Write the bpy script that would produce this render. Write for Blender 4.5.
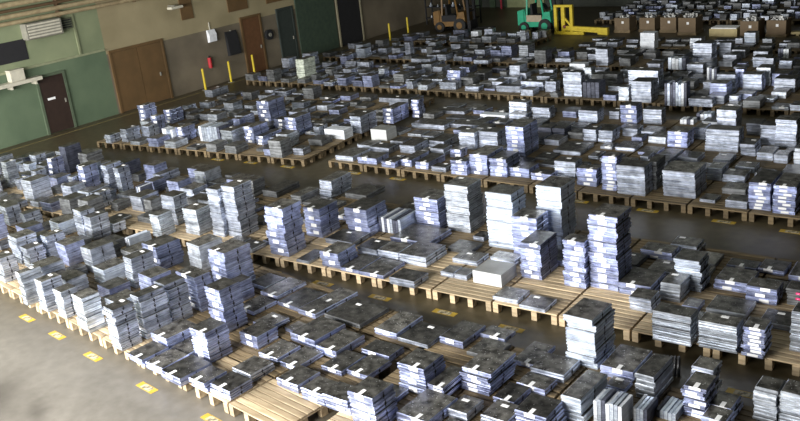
import bpy, math, random
from mathutils import Matrix, Vector
rnd = random.Random(7)
for o in list(bpy.data.objects): bpy.data.objects.remove(o)
S = bpy.context.scene
C = S.collection
# ------------------------------------------------------------------ camera
cd = bpy.data.cameras.new('camera'); cam = bpy.data.objects.new('camera', cd); C.objects.link(cam)
PITCH, ROLL, YAW, CAMH, FPX = .343, .112, -.699, 7.0, 908.0
hv = Vector((math.sin(YAW), math.cos(YAW), 0)); rv = Vector((math.cos(YAW), -math.sin(YAW), 0)); uv = Vector((0, 0, 1))
fw = hv*math.cos(PITCH) - uv*math.sin(PITCH); dn = -(uv*math.cos(PITCH) + hv*math.sin(PITCH))
cx_ = rv*math.cos(ROLL) + dn*math.sin(ROLL); cd_ = -rv*math.sin(ROLL) + dn*math.cos(ROLL)
M = Matrix.Identity(4)
for i in range(3):
    M[i][0] = cx_[i]; M[i][1] = -cd_[i]; M[i][2] = -fw[i]
M[2][3] = CAMH
cam.matrix_world = M
cd.sensor_width = 36; cd.lens = FPX/800*36; cd.clip_end = 200; cd.clip_start = .1
S.camera = cam
# ------------------------------------------------------------------ world, lights, exposure
S.view_settings.view_transform = 'Standard'; S.view_settings.look = 'None'
S.view_settings.gamma = 1; S.view_settings.use_curve_mapping = False
S.view_settings.exposure = 0.68
w = bpy.data.worlds.new('world'); S.world = w; w.use_nodes = True
w.node_tree.nodes['Background'].inputs[0].default_value = (.62, .74, 1, 1)
w.node_tree.nodes['Background'].inputs[1].default_value = 1.0
def area(name, loc, target, sx, sy, power, col):
    l = bpy.data.lights.new(name, 'AREA'); l.shape = 'RECTANGLE'; l.size = sx; l.size_y = sy; l.energy = power; l.color = col
    o = bpy.data.objects.new(name, l); C.objects.link(o); o.location = loc
    o.rotation_euler = (Vector(target) - Vector(loc)).to_track_quat('-Z', 'Y').to_euler()
    return o
XW, YB, YF, XR, ZC = -29.6, 43.6, -1.6, 4.0, 8.6
WIN = [(-26.6, 4.0), (-22.0, 4.0), (-17.4, 4.0), (-12.8, 4.0), (-8.2, 4.0)]          # window centres (x) and widths in the wall behind the camera
for wx, ww in WIN:
    area('window_daylight', (wx, YF+.42, 4.6), (wx, YF+11, 4.3), ww-.3, 3.8, 1400, (1.0, .985, .95))
FILL_LAMPS = [(-23, 15.4), (-14, 15.8), (-6, 15.8), (-24, 24), (-16, 24), (-9, 24), (-22, 32), (-12.5, 34.5)]                # added fill lamps that brighten the far rows' fronts
FILL_LAMP_W = 30
# ------------------------------------------------------------------ materials
def nodes(name):
    m = bpy.data.materials.new(name); m.use_nodes = True
    nt = m.node_tree; return m, nt, nt.nodes['Principled BSDF']
def ramp(nt, fac, c0, c1, p0=.35, p1=.7):
    r = nt.nodes.new('ShaderNodeValToRGB'); e = r.color_ramp.elements
    e[0].position = p0; e[1].position = p1; e[0].color = (*c0, 1); e[1].color = (*c1, 1)
    nt.links.new(fac, r.inputs[0]); return r.outputs[0]
def noise(nt, scale, vec=None, detail=4, stretch=None):
    n = nt.nodes.new('ShaderNodeTexNoise'); n.inputs['Scale'].default_value = scale; n.inputs['Detail'].default_value = detail
    if vec is None:
        tc = nt.nodes.new('ShaderNodeTexCoord'); vec = tc.outputs['Object']
    if stretch:
        mp = nt.nodes.new('ShaderNodeMapping'); mp.inputs['Scale'].default_value = stretch
        nt.links.new(vec, mp.inputs[0]); vec = mp.outputs[0]
    nt.links.new(vec, n.inputs['Vector']); return n.outputs['Fac']
def mix(nt, a, b, fac, mode='MIX'):
    x = nt.nodes.new('ShaderNodeMix'); x.data_type = 'RGBA'; x.blend_type = mode
    if isinstance(fac, float): x.inputs[0].default_value = fac
    else: nt.links.new(fac, x.inputs[0])
    for s, v in ((x.inputs[6], a), (x.inputs[7], b)):
        if isinstance(v, tuple): s.default_value = (*v, 1)
        else: nt.links.new(v, s)
    return x.outputs[2]
def plain(name, c0, c1=None, rough=.6, metal=0., scale=6., bump=0., stretch=None, rand=0., world=False):
    m, nt, p = nodes(name)
    p.inputs['Roughness'].default_value = rough; p.inputs['Metallic'].default_value = metal
    c1 = c1 or tuple(x*.8 for x in c0)
    vec = None
    if world:
        g = nt.nodes.new('ShaderNodeNewGeometry'); vec = g.outputs['Position']
    f = noise(nt, scale, vec, 4, stretch)
    col = ramp(nt, f, c0, c1)
    if rand:
        oi = nt.nodes.new('ShaderNodeObjectInfo')
        mr = nt.nodes.new('ShaderNodeMapRange'); mr.inputs[3].default_value = 1-rand; mr.inputs[4].default_value = 1+rand*.6
        nt.links.new(oi.outputs['Random'], mr.inputs[0])
        cb = nt.nodes.new('ShaderNodeCombineColor')
        for i in range(3): nt.links.new(mr.outputs[0], cb.inputs[i])
        col = mix(nt, col, cb.outputs[0], 1.0, 'MULTIPLY')
    nt.links.new(col, p.inputs['Base Color'])
    if bump:
        b = nt.nodes.new('ShaderNodeBump'); b.inputs['Strength'].default_value = bump; b.inputs['Distance'].default_value = .02
        nt.links.new(f, b.inputs['Height']); nt.links.new(b.outputs[0], p.inputs['Normal'])
    return m
def steel(name, c0, c1, metal=.82, rough=.34, rand=.38, lowf=.5):
    # bare sheet metal: fine horizontal mill lines on the edges, blotches, piece-to-piece differences
    m, nt, p = nodes(name)
    oi = nt.nodes.new('ShaderNodeObjectInfo'); tc = nt.nodes.new('ShaderNodeTexCoord')
    sc = nt.nodes.new('ShaderNodeVectorMath'); sc.operation = 'MULTIPLY_ADD'; sc.inputs[1].default_value = (37, 53, 71)
    nt.links.new(oi.outputs['Random'], sc.inputs[0]); nt.links.new(tc.outputs['Object'], sc.inputs[2])
    f = noise(nt, 1.0, sc.outputs[0], 3, (1.3, 1.3, 46)); f2 = noise(nt, 8.0, sc.outputs[0])
    lo = tuple(x*lowf for x in c0); hi = tuple(min(1, x*1.15) for x in c1)
    col = mix(nt, ramp(nt, f, lo, hi, .36, .60), ramp(nt, f2, lo, hi, .3, .62), .45)
    mr = nt.nodes.new('ShaderNodeMapRange'); mr.inputs[3].default_value = 1-rand; mr.inputs[4].default_value = 1.0+rand*.35
    nt.links.new(oi.outputs['Random'], mr.inputs[0])
    cb = nt.nodes.new('ShaderNodeCombineColor')
    for i in range(3): nt.links.new(mr.outputs[0], cb.inputs[i])
    nt.links.new(mix(nt, col, cb.outputs[0], 1.0, 'MULTIPLY'), p.inputs['Base Color'])
    p.inputs['Metallic'].default_value = metal
    r = nt.nodes.new('ShaderNodeMapRange'); r.inputs[3].default_value = rough-.1; r.inputs[4].default_value = rough+.18
    nt.links.new(f2, r.inputs[0]); nt.links.new(r.outputs[0], p.inputs['Roughness'])
    b = nt.nodes.new('ShaderNodeBump'); b.inputs['Strength'].default_value = .35; b.inputs['Distance'].default_value = .004
    nt.links.new(f, b.inputs['Height']); nt.links.new(b.outputs[0], p.inputs['Normal'])
    return m
MT = {
 's': steel('steel_side', (.36, .41, .51), (.68, .73, .85)),
 't': steel('steel_side_bluish', (.27, .31, .58), (.56, .62, .93)),
 'p': steel('steel_plate_edge', (.42, .47, .55), (.74, .79, .87)),
 'm': steel('bright_steel_side', (.46, .53, .69), (.71, .78, .96), .7, .30, .2, .85),
 'd': steel('oily_steel_side', (.10, .10, .10), (.25, .26, .27), .5, .4),
 'w': steel('white_coated_side', (.52, .55, .6), (.72, .75, .8), .2, .4, .15, .85),
 'k': steel('dark_coated_side', (.05, .055, .08), (.12, .13, .18), .4, .4),
 'b': steel('grey_enamel_side', (.38, .40, .40), (.46, .47, .47), .1, .5, .05, .9),
 'g': steel('green_edged_steel', (.45, .52, .42), (.75, .8, .7), .4, .4, .1),
}
MT['u'] = MT['p']
def top_mat():
    # dusty top with scuffs and specks; its shade is put into the colour
    m, nt, p = nodes('dusty_shaded_top')
    oi = nt.nodes.new('ShaderNodeObjectInfo'); tc = nt.nodes.new('ShaderNodeTexCoord')
    sc = nt.nodes.new('ShaderNodeVectorMath'); sc.operation = 'MULTIPLY_ADD'; sc.inputs[1].default_value = (37, 53, 71)
    nt.links.new(oi.outputs['Random'], sc.inputs[0]); nt.links.new(tc.outputs['Object'], sc.inputs[2])
    f = noise(nt, 8, sc.outputs[0], 5); g = noise(nt, 34, sc.outputs[0], 2)
    col = ramp(nt, f, (.024, .021, .017), (.22, .21, .19), .34, .72)
    spk = nt.nodes.new('ShaderNodeMapRange'); spk.inputs[1].default_value = .66; spk.inputs[2].default_value = .72; nt.links.new(g, spk.inputs[0])
    col = mix(nt, col, (.62, .62, .62), spk.outputs[0])
    mr = nt.nodes.new('ShaderNodeMapRange'); mr.inputs[3].default_value = .45; mr.inputs[4].default_value = 1.35
    nt.links.new(oi.outputs['Random'], mr.inputs[0])
    cb = nt.nodes.new('ShaderNodeCombineColor')
    for i in range(3): nt.links.new(mr.outputs[0], cb.inputs[i])
    nt.links.new(mix(nt, col, cb.outputs[0], 1.0, 'MULTIPLY'), p.inputs['Base Color'])
    p.inputs['Metallic'].default_value = .6; p.inputs['Roughness'].default_value = .42
    b = nt.nodes.new('ShaderNodeBump'); b.inputs['Strength'].default_value = .5; b.inputs['Distance'].default_value = .01
    nt.links.new(f, b.inputs['Height']); nt.links.new(b.outputs[0], p.inputs['Normal'])
    return m
TOPM = top_mat()
TOPB = plain('grey_enamel_top', (.2, .2, .19), (.26, .26, .25), .5, .1, 4)
PAPER = plain('paper_label', (.9, .9, .9), (.78, .78, .78), .8)
NOTCH = plain('dark_notch', (.02, .02, .025), None, .8)
def wood(name, a, b):
    m, nt, p = nodes(name)
    f = noise(nt, 1.6, None, 5, (1.5, 14, 14)); oi = nt.nodes.new('ShaderNodeObjectInfo')
    mr = nt.nodes.new('ShaderNodeMapRange'); mr.inputs[3].default_value = .6; mr.inputs[4].default_value = 1.1
    nt.links.new(oi.outputs['Random'], mr.inputs[0])
    cb = nt.nodes.new('ShaderNodeCombineColor')
    for i in range(3): nt.links.new(mr.outputs[0], cb.inputs[i])
    nt.links.new(mix(nt, ramp(nt, f, a, b, .3, .7), cb.outputs[0], 1.0, 'MULTIPLY'), p.inputs['Base Color'])
    p.inputs['Roughness'].default_value = .75
    return m
WOOD = wood('pallet_timber', (.30, .215, .125), (.58, .46, .29))
WOODD = wood('dark_timber', (.10, .07, .035), (.26, .19, .10))  # darker tone of the pallet timber
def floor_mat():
    # front light painted as paler concrete; oily brown concrete under and between the rows
    m, nt, p = nodes('worn_concrete_lit_front')
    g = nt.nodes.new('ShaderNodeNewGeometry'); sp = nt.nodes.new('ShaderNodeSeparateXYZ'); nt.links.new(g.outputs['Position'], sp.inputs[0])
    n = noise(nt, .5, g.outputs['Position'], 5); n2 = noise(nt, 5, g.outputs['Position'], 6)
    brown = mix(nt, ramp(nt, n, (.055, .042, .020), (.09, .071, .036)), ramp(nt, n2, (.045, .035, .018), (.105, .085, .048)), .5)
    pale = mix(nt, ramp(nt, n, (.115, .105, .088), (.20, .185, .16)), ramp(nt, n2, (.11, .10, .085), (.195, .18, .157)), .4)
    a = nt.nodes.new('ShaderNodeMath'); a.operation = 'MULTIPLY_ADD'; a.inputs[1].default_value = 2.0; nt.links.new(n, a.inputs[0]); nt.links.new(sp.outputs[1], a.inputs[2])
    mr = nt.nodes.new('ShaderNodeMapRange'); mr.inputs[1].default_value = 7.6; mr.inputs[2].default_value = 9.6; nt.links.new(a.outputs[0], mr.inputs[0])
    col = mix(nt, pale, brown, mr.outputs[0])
    for sx, sy, r in ((-13.6, 5.2, 2.1), (-12.4, 5.6, 1.35)):          # soft dark blotches on the floor near the front
        dv = nt.nodes.new('ShaderNodeVectorMath'); dv.operation = 'DISTANCE'; dv.inputs[1].default_value = (sx, sy, 0); nt.links.new(g.outputs['Position'], dv.inputs[0])
        sm = nt.nodes.new('ShaderNodeMapRange'); sm.interpolation_type = 'SMOOTHSTEP'; sm.inputs[1].default_value = r; sm.inputs[2].default_value = r*.45; sm.inputs[4].default_value = .8; dn_ = nt.nodes.new('ShaderNodeMath'); dn_.operation = 'MULTIPLY_ADD'; dn_.inputs[1].default_value = 1.6; nt.links.new(n, dn_.inputs[0]); nt.links.new(dv.outputs['Value'], dn_.inputs[2]); nt.links.new(dn_.outputs[0], sm.inputs[0])
        col = mix(nt, col, (.035, .03, .025), sm.outputs[0])
    nt.links.new(col, p.inputs['Base Color']); p.inputs['Roughness'].default_value = .5
    return m
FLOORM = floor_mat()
CEILM = plain('dark_ceiling', (.03, .03, .027), None, .9)
YEL = plain('yellow_card', (.50, .33, .03), (.40, .26, .025), .6)
YELP = plain('yellow_paint', (.62, .48, .03), (.50, .37, .02), .4)
def printed():
    m, nt, p = nodes('printed_card')
    f = noise(nt, 26, None, 1, (1, .35, 1))
    nt.links.new(ramp(nt, f, (.14, .12, .07), (.48, .42, .28), .40, .56), p.inputs['Base Color']); p.inputs['Roughness'].default_value = .6
    return m
PRINT = printed()
# ------------------------------------------------------------------ mesh helpers
class MB:
    def __init__(s): s.v = []; s.f = []; s.m = []
    def quad(s, pts, m=0):
        b = len(s.v); s.v += pts; s.f.append(tuple(range(b, b+len(pts)))); s.m.append(m)
    def box(s, x0, x1, y0, y1, z0, z1, c=0., m=0, top=None):
        top = m if top is None else top
        c = min(c, (x1-x0)*.3, (y1-y0)*.3, (z1-z0)*.3)
        if c <= 0:
            b = len(s.v); s.v += [(x, y, z) for z in (z0, z1) for y in (y0, y1) for x in (x0, x1)]
            for q, k in (((0, 2, 3, 1), m), ((4, 5, 7, 6), top), ((0, 1, 5, 4), m), ((2, 6, 7, 3), m), ((0, 4, 6, 2), m), ((1, 3, 7, 5), m)):
                s.f.append(tuple(b+i for i in q)); s.m.append(k)
            return
        # chamfered upper and lower edges, square uprights
        b = len(s.v)
        rings = [(z0, c), (z0+c, 0), (z1-c, 0), (z1, c)]
        for z, i in rings: s.v += [(x0+i, y0+i, z), (x1-i, y0+i, z), (x1-i, y1-i, z), (x0+i, y1-i, z)]
        s.f.append((b+3, b+2, b+1, b)); s.m.append(m)
        for r in range(3):
            for i in range(4):
                j = (i+1) % 4
                s.f.append((b+r*4+i, b+r*4+j, b+r*4+4+j, b+r*4+4+i)); s.m.append(m)
        s.f.append((b+12, b+13, b+14, b+15)); s.m.append(top)
    def bar(s, a, b, wx, wy, m=0):
        # square bar between two points
        a = Vector(a); b = Vector(b); d = (b-a).normalized()
        u = d.cross(Vector((0, 0, 1)));
        if u.length < 1e-4: u = Vector((1, 0, 0))
        u.normalize(); v = d.cross(u).normalized()
        k = len(s.v)
        for p in (a, b):
            for su, sv in ((-1, -1), (1, -1), (1, 1), (-1, 1)): s.v.append(tuple(p+u*su*wx/2+v*sv*wy/2))
        for q in ((0, 3, 2, 1), (4, 5, 6, 7), (0, 1, 5, 4), (1, 2, 6, 5), (2, 3, 7, 6), (3, 0, 4, 7)):
            s.f.append(tuple(k+i for i in q)); s.m.append(m)
    def cyl(s, a, b, r, n=14, m=0, r2=None):
        a = Vector(a); b = Vector(b); d = (b-a).normalized(); r2 = r if r2 is None else r2
        u = d.cross(Vector((.3, .2, 1))).normalized(); v = d.cross(u)
        k = len(s.v)
        for p, rr in ((a, r), (b, r2)):
            for i in range(n):
                t = 2*math.pi*i/n; s.v.append(tuple(p+u*math.cos(t)*rr+v*math.sin(t)*rr))
        for i in range(n):
            j = (i+1) % n; s.f.append((k+i, k+j, k+n+j, k+n+i)); s.m.append(m)
        s.f.append(tuple(k+n-1-i for i in range(n))); s.m.append(m)
        s.f.append(tuple(k+n+i for i in range(n))); s.m.append(m)
    def prism(s, poly, y0, y1, m=0):
        # polygon in x,z pushed along y
        k = len(s.v); n = len(poly)
        s.v += [(x, y0, z) for x, z in poly] + [(x, y1, z) for x, z in poly]
        s.f.append(tuple(range(k, k+n))); s.m.append(m)
        s.f.append(tuple(k+n+n-1-i for i in range(n))); s.m.append(m)
        for i in range(n):
            j = (i+1) % n; s.f.append((k+j, k+i, k+n+i, k+n+j)); s.m.append(m)
    def mesh(s, name, mats):
        me = bpy.data.meshes.new(name); me.from_pydata(s.v, [], s.f)
        for m in mats: me.materials.append(m)
        me.polygons.foreach_set('material_index', s.m); me.validate(); me.update()
        return me
def link(name, me, parent=None, loc=(0, 0, 0), rz=0.):
    o = bpy.data.objects.new(name, me); C.objects.link(o)
    o.location = loc; o.rotation_euler = (0, 0, rz)
    if parent: o.parent = parent
    return o
def tag(o, label, cat, group=None, kind=None):
    o['label'] = label
    if cat: o['category'] = cat
    if group: o['group'] = group
    if kind: o['kind'] = kind
    return o
def thing(name, label, cat, loc=(0, 0, 0), rz=0., group=None):
    return tag(link(name, None, None, loc, rz), label, cat, group)
def part(name, mb, mat, parent, loc=(0, 0, 0), rz=0., label=None):
    o = link(name, mb.mesh(name, mat if isinstance(mat, list) else [mat]), parent, loc, rz)
    if label: o['label'] = label
    return o
def struct(name, mb, mat, label=None):
    o = link(name, mb.mesh(name, mat if isinstance(mat, list) else [mat])); o['kind'] = 'structure'
    if label: o['label'] = label
    return o
def B(x0, x1, y0, y1, z0, z1, c=0.):
    m = MB(); m.box(x0, x1, y0, y1, z0, z1, c); return m
ONES = ['zero', 'one', 'two', 'three', 'four', 'five', 'six', 'seven', 'eight', 'nine', 'ten', 'eleven', 'twelve', 'thirteen', 'fourteen', 'fifteen', 'sixteen', 'seventeen', 'eighteen', 'nineteen']
TENS = ['', '', 'twenty', 'thirty', 'forty', 'fifty', 'sixty', 'seventy', 'eighty', 'ninety']
ORD = {1: 'first', 2: 'second', 3: 'third', 5: 'fifth', 8: 'eighth', 9: 'ninth', 12: 'twelfth'}
def ordinal(n):
    if n >= 100: return 'hundred-and-' + ordinal(n-100) if n > 100 else 'hundredth'
    if n < 20: return ORD.get(n, ONES[n] + 'th')
    t, u = divmod(n, 10)
    return TENS[t][:-1] + 'ieth' if u == 0 else TENS[t] + '-' + ordinal(u)
# ------------------------------------------------------------------ the hall
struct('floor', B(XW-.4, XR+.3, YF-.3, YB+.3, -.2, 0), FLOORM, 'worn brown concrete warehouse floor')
struct('ceiling', B(XW-.4, XR+.3, YF-.3, YB+.3, ZC, ZC+.2), CEILM)
def wall_left_mat():
    m, nt, p = nodes('left_wall_paint')
    g = nt.nodes.new('ShaderNodeNewGeometry'); sp = nt.nodes.new('ShaderNodeSeparateXYZ'); nt.links.new(g.outputs['Position'], sp.inputs[0])
    def gt(sock, v):
        c = nt.nodes.new('ShaderNodeMath'); c.operation = 'GREATER_THAN'; c.inputs[1].default_value = v; nt.links.new(sock, c.inputs[0]); return c.outputs[0]
    n = noise(nt, .9, g.outputs['Position'])
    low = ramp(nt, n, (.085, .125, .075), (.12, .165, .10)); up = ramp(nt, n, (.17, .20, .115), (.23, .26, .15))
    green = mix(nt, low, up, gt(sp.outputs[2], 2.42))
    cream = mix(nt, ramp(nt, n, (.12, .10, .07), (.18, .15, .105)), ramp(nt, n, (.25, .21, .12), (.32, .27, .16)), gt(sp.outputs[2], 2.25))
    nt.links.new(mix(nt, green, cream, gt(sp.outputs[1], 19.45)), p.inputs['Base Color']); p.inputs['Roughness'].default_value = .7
    return m
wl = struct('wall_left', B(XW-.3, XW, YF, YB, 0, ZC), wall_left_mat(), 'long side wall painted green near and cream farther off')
struct('wall_right', B(XR, XR+.3, YF, YB, 0, ZC), plain('right_wall', (.05, .05, .045), None, .8, world=True, scale=.6))
wb = struct('wall_back', B(XW, XR, YB, YB+.3, 0, ZC), plain('back_wall', (.03, .035, .028), (.055, .06, .045), .8, world=True, scale=.7), 'dark far wall of the hall')
part('wall_panel', B(-27.2, -24.9, YB-.12, YB, 0, 4), plain('pale_green_panel', (.30, .33, .17), (.24, .27, .14), .7), wb, label='pale green panel')
for i in range(5):
    part('wall_panel', B(-32.2+i*.95+2.9, -31.35+i*.95+2.4, YB-.1, YB, 0, 4), plain('dark_green_panel', (.05, .085, .045), None, .7), wb)
# wall behind the camera, with its window openings
mb = MB(); xs = [XW]
for wx, ww in WIN: xs += [wx-ww/2, wx+ww/2]
xs.append(XR)
for i in range(0, len(xs), 2): mb.box(xs[i], xs[i+1], YF, YF+.3, 0, ZC)
for wx, ww in WIN:
    mb.box(wx-ww/2, wx+ww/2, YF, YF+.3, 0, 2.5); mb.box(wx-ww/2, wx+ww/2, YF, YF+.3, 6.7, ZC)
struct('wall_front', mb, plain('front_wall', (.06, .055, .05), None, .8))
FRAME = plain('window_frame_paint', (.3, .3, .28), None, .5)
for i, (wx, ww) in enumerate(WIN):
    mb = MB()
    for k in range(5):
        x = wx-ww/2+.04+k*(ww-.08)/4; mb.box(x-.03, x+.03, YF+.08, YF+.16, 2.5, 6.7)
    for z in (2.54, 4.6, 6.66): mb.box(wx-ww/2, wx+ww/2, YF+.08, YF+.16, z-.03, z+.03)
    struct('window_%d' % (i+1), mb, FRAME)
# ---- fittings on the left wall
DARK = plain('near_black', (.012, .012, .014), None, .8)
BRN = plain('brown_door_paint', (.13, .075, .03), (.10, .06, .024), .6, scale=2)
MAR = plain('dark_maroon_paint', (.032, .018, .013), None, .6)
DGRN = plain('dark_green_paint', (.05, .075, .05), (.035, .055, .04), .6)
SLATE = plain('slate_paint', (.035, .045, .04), None, .6)
WHT = plain('offwhite_plastic', (.55, .52, .42), (.45, .43, .35), .5)
GREY = plain('grey_metal', (.28, .27, .22), (.22, .21, .18), .5, .2)
def wall_door(n, y0, y1, z1, mat, framemat, label, boards=1, handle=True):
    t = link('door_%d' % n, None, None, (XW, y0, 0)); t['kind'] = 'structure'; t['label'] = label
    W = y1-y0
    f = MB(); f.box(0, .07, -.09, 0, 0, z1+.09); f.box(0, .07, W, W+.09, 0, z1+.09); f.box(0, .07, 0, W, z1, z1+.09)
    part('door_frame', f, framemat, t)
    for k in range(boards):
        l = part('door_leaf', B(0, .05, W*k/boards+.01, W*(k+1)/boards-.01, .02, z1-.01, .01), mat, t)
    if handle: part('door_handle', B(.05, .09, W*.86, W*.86+.04, .98, 1.12), GREY, t)
wall_door(1, 16.52, 17.5, 2.0, MAR, plain('door_frame_paint', (.09, .12, .075), None), 'dark maroon door in the green wall')
part('notice', B(XW+.051, XW+.056, 16.72, 17.02, 1.18, 1.26), PAPER, wl, label='small pale notice')
wall_door(2, 19.62, 21.92, 2.27, BRN, BRN, 'wide brown double door at the edge of the green paint', 2)
wall_door(3, 26.2, 27.2, 2.35, plain('rust_door', (.13, .06, .025), None), BRN, 'narrow rust-brown door behind the yellow posts')
wall_door(4, 28.35, 29.2, 2.35, SLATE, SLATE, 'slate dark door beside the green panel')
wall_door(5, 32.25, 33.85, 2.9, DARK, plain('pale_frame', (.33, .3, .2), None), 'tall black doorway in the far side wall', 1, False)
part('wall_panel', B(XW, XW+.06, 29.5, 32.05, .02, 3.2), DGRN, wl, label='dark green sheet panel')
part('wall_panel', B(XW, XW+.04, 25.6, 26.7, 2.75, 3.35), BRN, wl, label='brown board')
part('wall_panel', B(XW, XW+.04, 23.15, 23.75, 2.85, 3.75), BRN, wl, label='brown board')
part('wall_panel', B(XW, XW+.04, 27.8, 29.0, 2.75, 3.3), BRN, wl, label='brown board')
part('wall_rail', B(XW, XW+.05, 12, 19.4, 2.40, 2.48), plain('rail_paint', (.26, .28, .17), None), wl)
part('wall_rail', B(XW, XW+.05, 18.36, 18.44, 2.48, 3.9), plain('rail_paint_up', (.22, .24, .14), None), wl)
PIPE = plain('tan_pipe', (.36, .29, .17), (.25, .19, .11), .5)
PIPED = plain('brown_pipe', (.10, .06, .03), None, .6)
for z, r, m, nm in ((4.02, .07, PIPE, 'tan pipe running lowest along the upper left wall'), (4.24, .08, PIPE, 'tan pipe running second along the upper left wall'), (4.42, .05, PIPED, 'thin brown pipe between the tan pipes on left wall'), (4.62, .09, PIPE, 'thick tan pipe running highest along the upper left wall')):
    mb = MB(); mb.cyl((0, 0, 0), (0, 20, 0), r)
    o = thing('wall_pipe', nm, 'pipe', (XW+.2, 4, z), 0, 'pipes along the left wall'); part('pipe', mb, m, o)
    for k in range(6): part('bracket', B(-.2, .0, 1+k*3.2, 1.06+k*3.2, -.1, .1), PIPED, o)
t = thing('wall_air_conditioner', 'pale slatted air unit high on the green wall beside black opening', 'air conditioner', (XW, 16.38, 3.36))
part('casing', B(0, .35, 0, 1.35, 0, .55, .03), GREY, t)
for k in range(5): part('slat', B(.35, .37, .06, 1.29, .06+k*.1, .11+k*.1), WHT, t)
t = thing('wall_grille', 'small dark ventilation grille right of the pale air unit', 'vent', (XW, 17.78, 3.44))
part('frame', B(0, .05, 0, .55, 0, .38), plain('grille_frame', (.1, .11, .07), None), t)
for k in range(4): part('slat', B(.05, .06, .04, .51, .05+k*.08, .09+k*.08), DARK, t)
part('dark_opening', B(XW, XW+.02, 14.6, 16.42, 2.72, 3.42), DARK, wl, label='black opening in the green wall')
t = thing('wall_shelf', 'white shelf ledge mounted on green wall below black opening', 'shelf', (XW, 14.3, 2.0))
part('board', B(0, .35, 0, 2.25, .0, .12), WHT, t)
for k in range(3): part('bracket', B(0, .3, .2+k*.9, .25+k*.9, -.12, 0), WHT, t)
t = thing('shelf_box', 'white box standing on the wall shelf near black opening', 'box', (XW+.05, 15.45, 2.12)); part('box_body', B(0, .28, 0, .5, 0, .36, .02), WHT, t); part('lid', B(-.01, .29, -.01, .51, .36, .4), WHT, t)
t = thing('wall_lamp', 'white lamp bracket high on the cream wall left of brown board', 'lamp', (XW, 22.4, 3.45)); part('arm', B(0, .4, .2, .26, .04, .08), GREY, t); part('shade', B(.2, .5, 0, .55, -.06, .04, .02), WHT, t)
mb = MB(); mb.cyl((0, 0, 0), (.12, 0, 0), .22, 20)
t = thing('hose_reel', 'round dark hose reel on wall between brown and slate doors', 'hose reel', (XW+.02, 27.62, 1.45)); part('drum', mb, DARK, t); mb = MB(); mb.cyl((.12, 0, 0), (.16, 0, 0), .08, 12); part('hub', mb, GREY, t)
t = thing('hanging_coat', 'dark coat hanging on the cream wall behind yellow posts', 'coat', (XW, 25.2, 1.0)); mb = MB(); mb.prism([(0, 0), (.16, .02), (.12, .7), (.04, 1.0), (0, 1.0)], 0, .62); part('cloth', mb, DARK, t); part('hook', B(0, .08, .28, .32, 1.0, 1.04), GREY, t)
mb = MB(); mb.prism([(0, 0), (.14, .02), (.17, .3), (.08, .5), (0, .5)], 0, .38)
t = thing('plastic_bag', 'white plastic bag hung on the cream wall left of coat', 'bag', (XW+.02, 24.25, 1.75)); part('bag_body', mb, plain('white_plastic', (.8, .82, .85), None, .4), t); part('strap', B(0, .03, .17, .21, .5, .8), WHT, t)
t = thing('fire_extinguisher', 'red fire extinguisher on the cream wall under white bag', 'extinguisher', (XW+.1, 24.1, .75)); mb = MB(); mb.cyl((0, 0, 0), (0, 0, .42), .08, 12); part('cylinder', mb, plain('red_paint', (.45, .02, .03), None, .4), t); mb = MB(); mb.cyl((0, 0, .42), (0, 0, .5), .03, 8); part('valve', mb, DARK, t)
POSTL = ['yellow guard post nearest the brown double door', 'yellow guard post in the middle by cream wall', 'yellow guard post in front of rust-brown door', 'yellow guard post by the far end of side wall', 'dim yellow guard post left of the far dark clutter']
for (x, y, h), lb in zip(((-29.2, 23.4, .85), (-29.2, 24.8, .85), (-29.2, 26.15, .85), (-28.1, 35.6, .8), (-27.9, 33.9, .8)), POSTL):
    t = thing('guard_post', lb, 'post', (x, y, 0), 0, 'yellow guard posts')
    mb = MB(); mb.cyl((0, 0, .02), (0, 0, h), .045, 12); part('post', mb, YELP, t); mb = MB(); mb.cyl((0, 0, h), (0, 0, h+.03), .045, 12, 0, .025); part('cap', mb, YELP, t); part('base_plate', B(-.1, .1, -.1, .1, 0, .02), GREY, t)
# painted line at the wall foot
part('floor_line', B(XW+.5, XW+.58, 12, 33, 0, .003), plain('worn_yellow_line', (.22, .17, .06), (.16, .13, .05), .7), bpy.data.objects['floor'], label='worn yellow line')
# ---- added fill lamps over the far rows
LG = bpy.data.materials.new('fill_lamp_glow'); LG.use_nodes = True; e = LG.node_tree.nodes['Principled BSDF']; e.inputs['Emission Color'].default_value = (.9, .95, 1, 1); e.inputs['Emission Strength'].default_value = 3
for i, (x, y) in enumerate(FILL_LAMPS):
    t = thing('added_fill_lamp', 'added hanging fill lamp over the %s' % ['aisle before third row, left end', 'aisle before third row, middle', 'aisle before third row, right end', 'aisle before far rows, left end', 'aisle before far rows, middle', 'aisle before far rows, right end', 'rear rows near the forklifts', 'floor before the cardboard boxes'][i], 'lamp', (x, y, 7.6), 0, 'added hanging fill lamps')
    mb = MB(); mb.cyl((0, 0, .08), (0, 0, .4), .3, 16, 0, .08); part('shade', mb, GREY, t)  # shade of the added fill lamp
    mb = MB(); mb.cyl((0, 0, .4), (0, 0, 1.0), .015, 6); part('fill_lamp_rod', mb, GREY, t)
    mb = MB(); mb.cyl((0, 0, .04), (0, 0, .08), .2, 12); part('fill_lamp_bulb', mb, LG, t)
    l = bpy.data.lights.new('fill_lamp_light', 'AREA'); l.shape = 'DISK'; l.size = .5; l.energy = FILL_LAMP_W; l.color = (.93, 1, .93)
    lo = bpy.data.objects.new('fill_lamp_light', l); C.objects.link(lo); lo.location = (x, y, 7.55)
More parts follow.
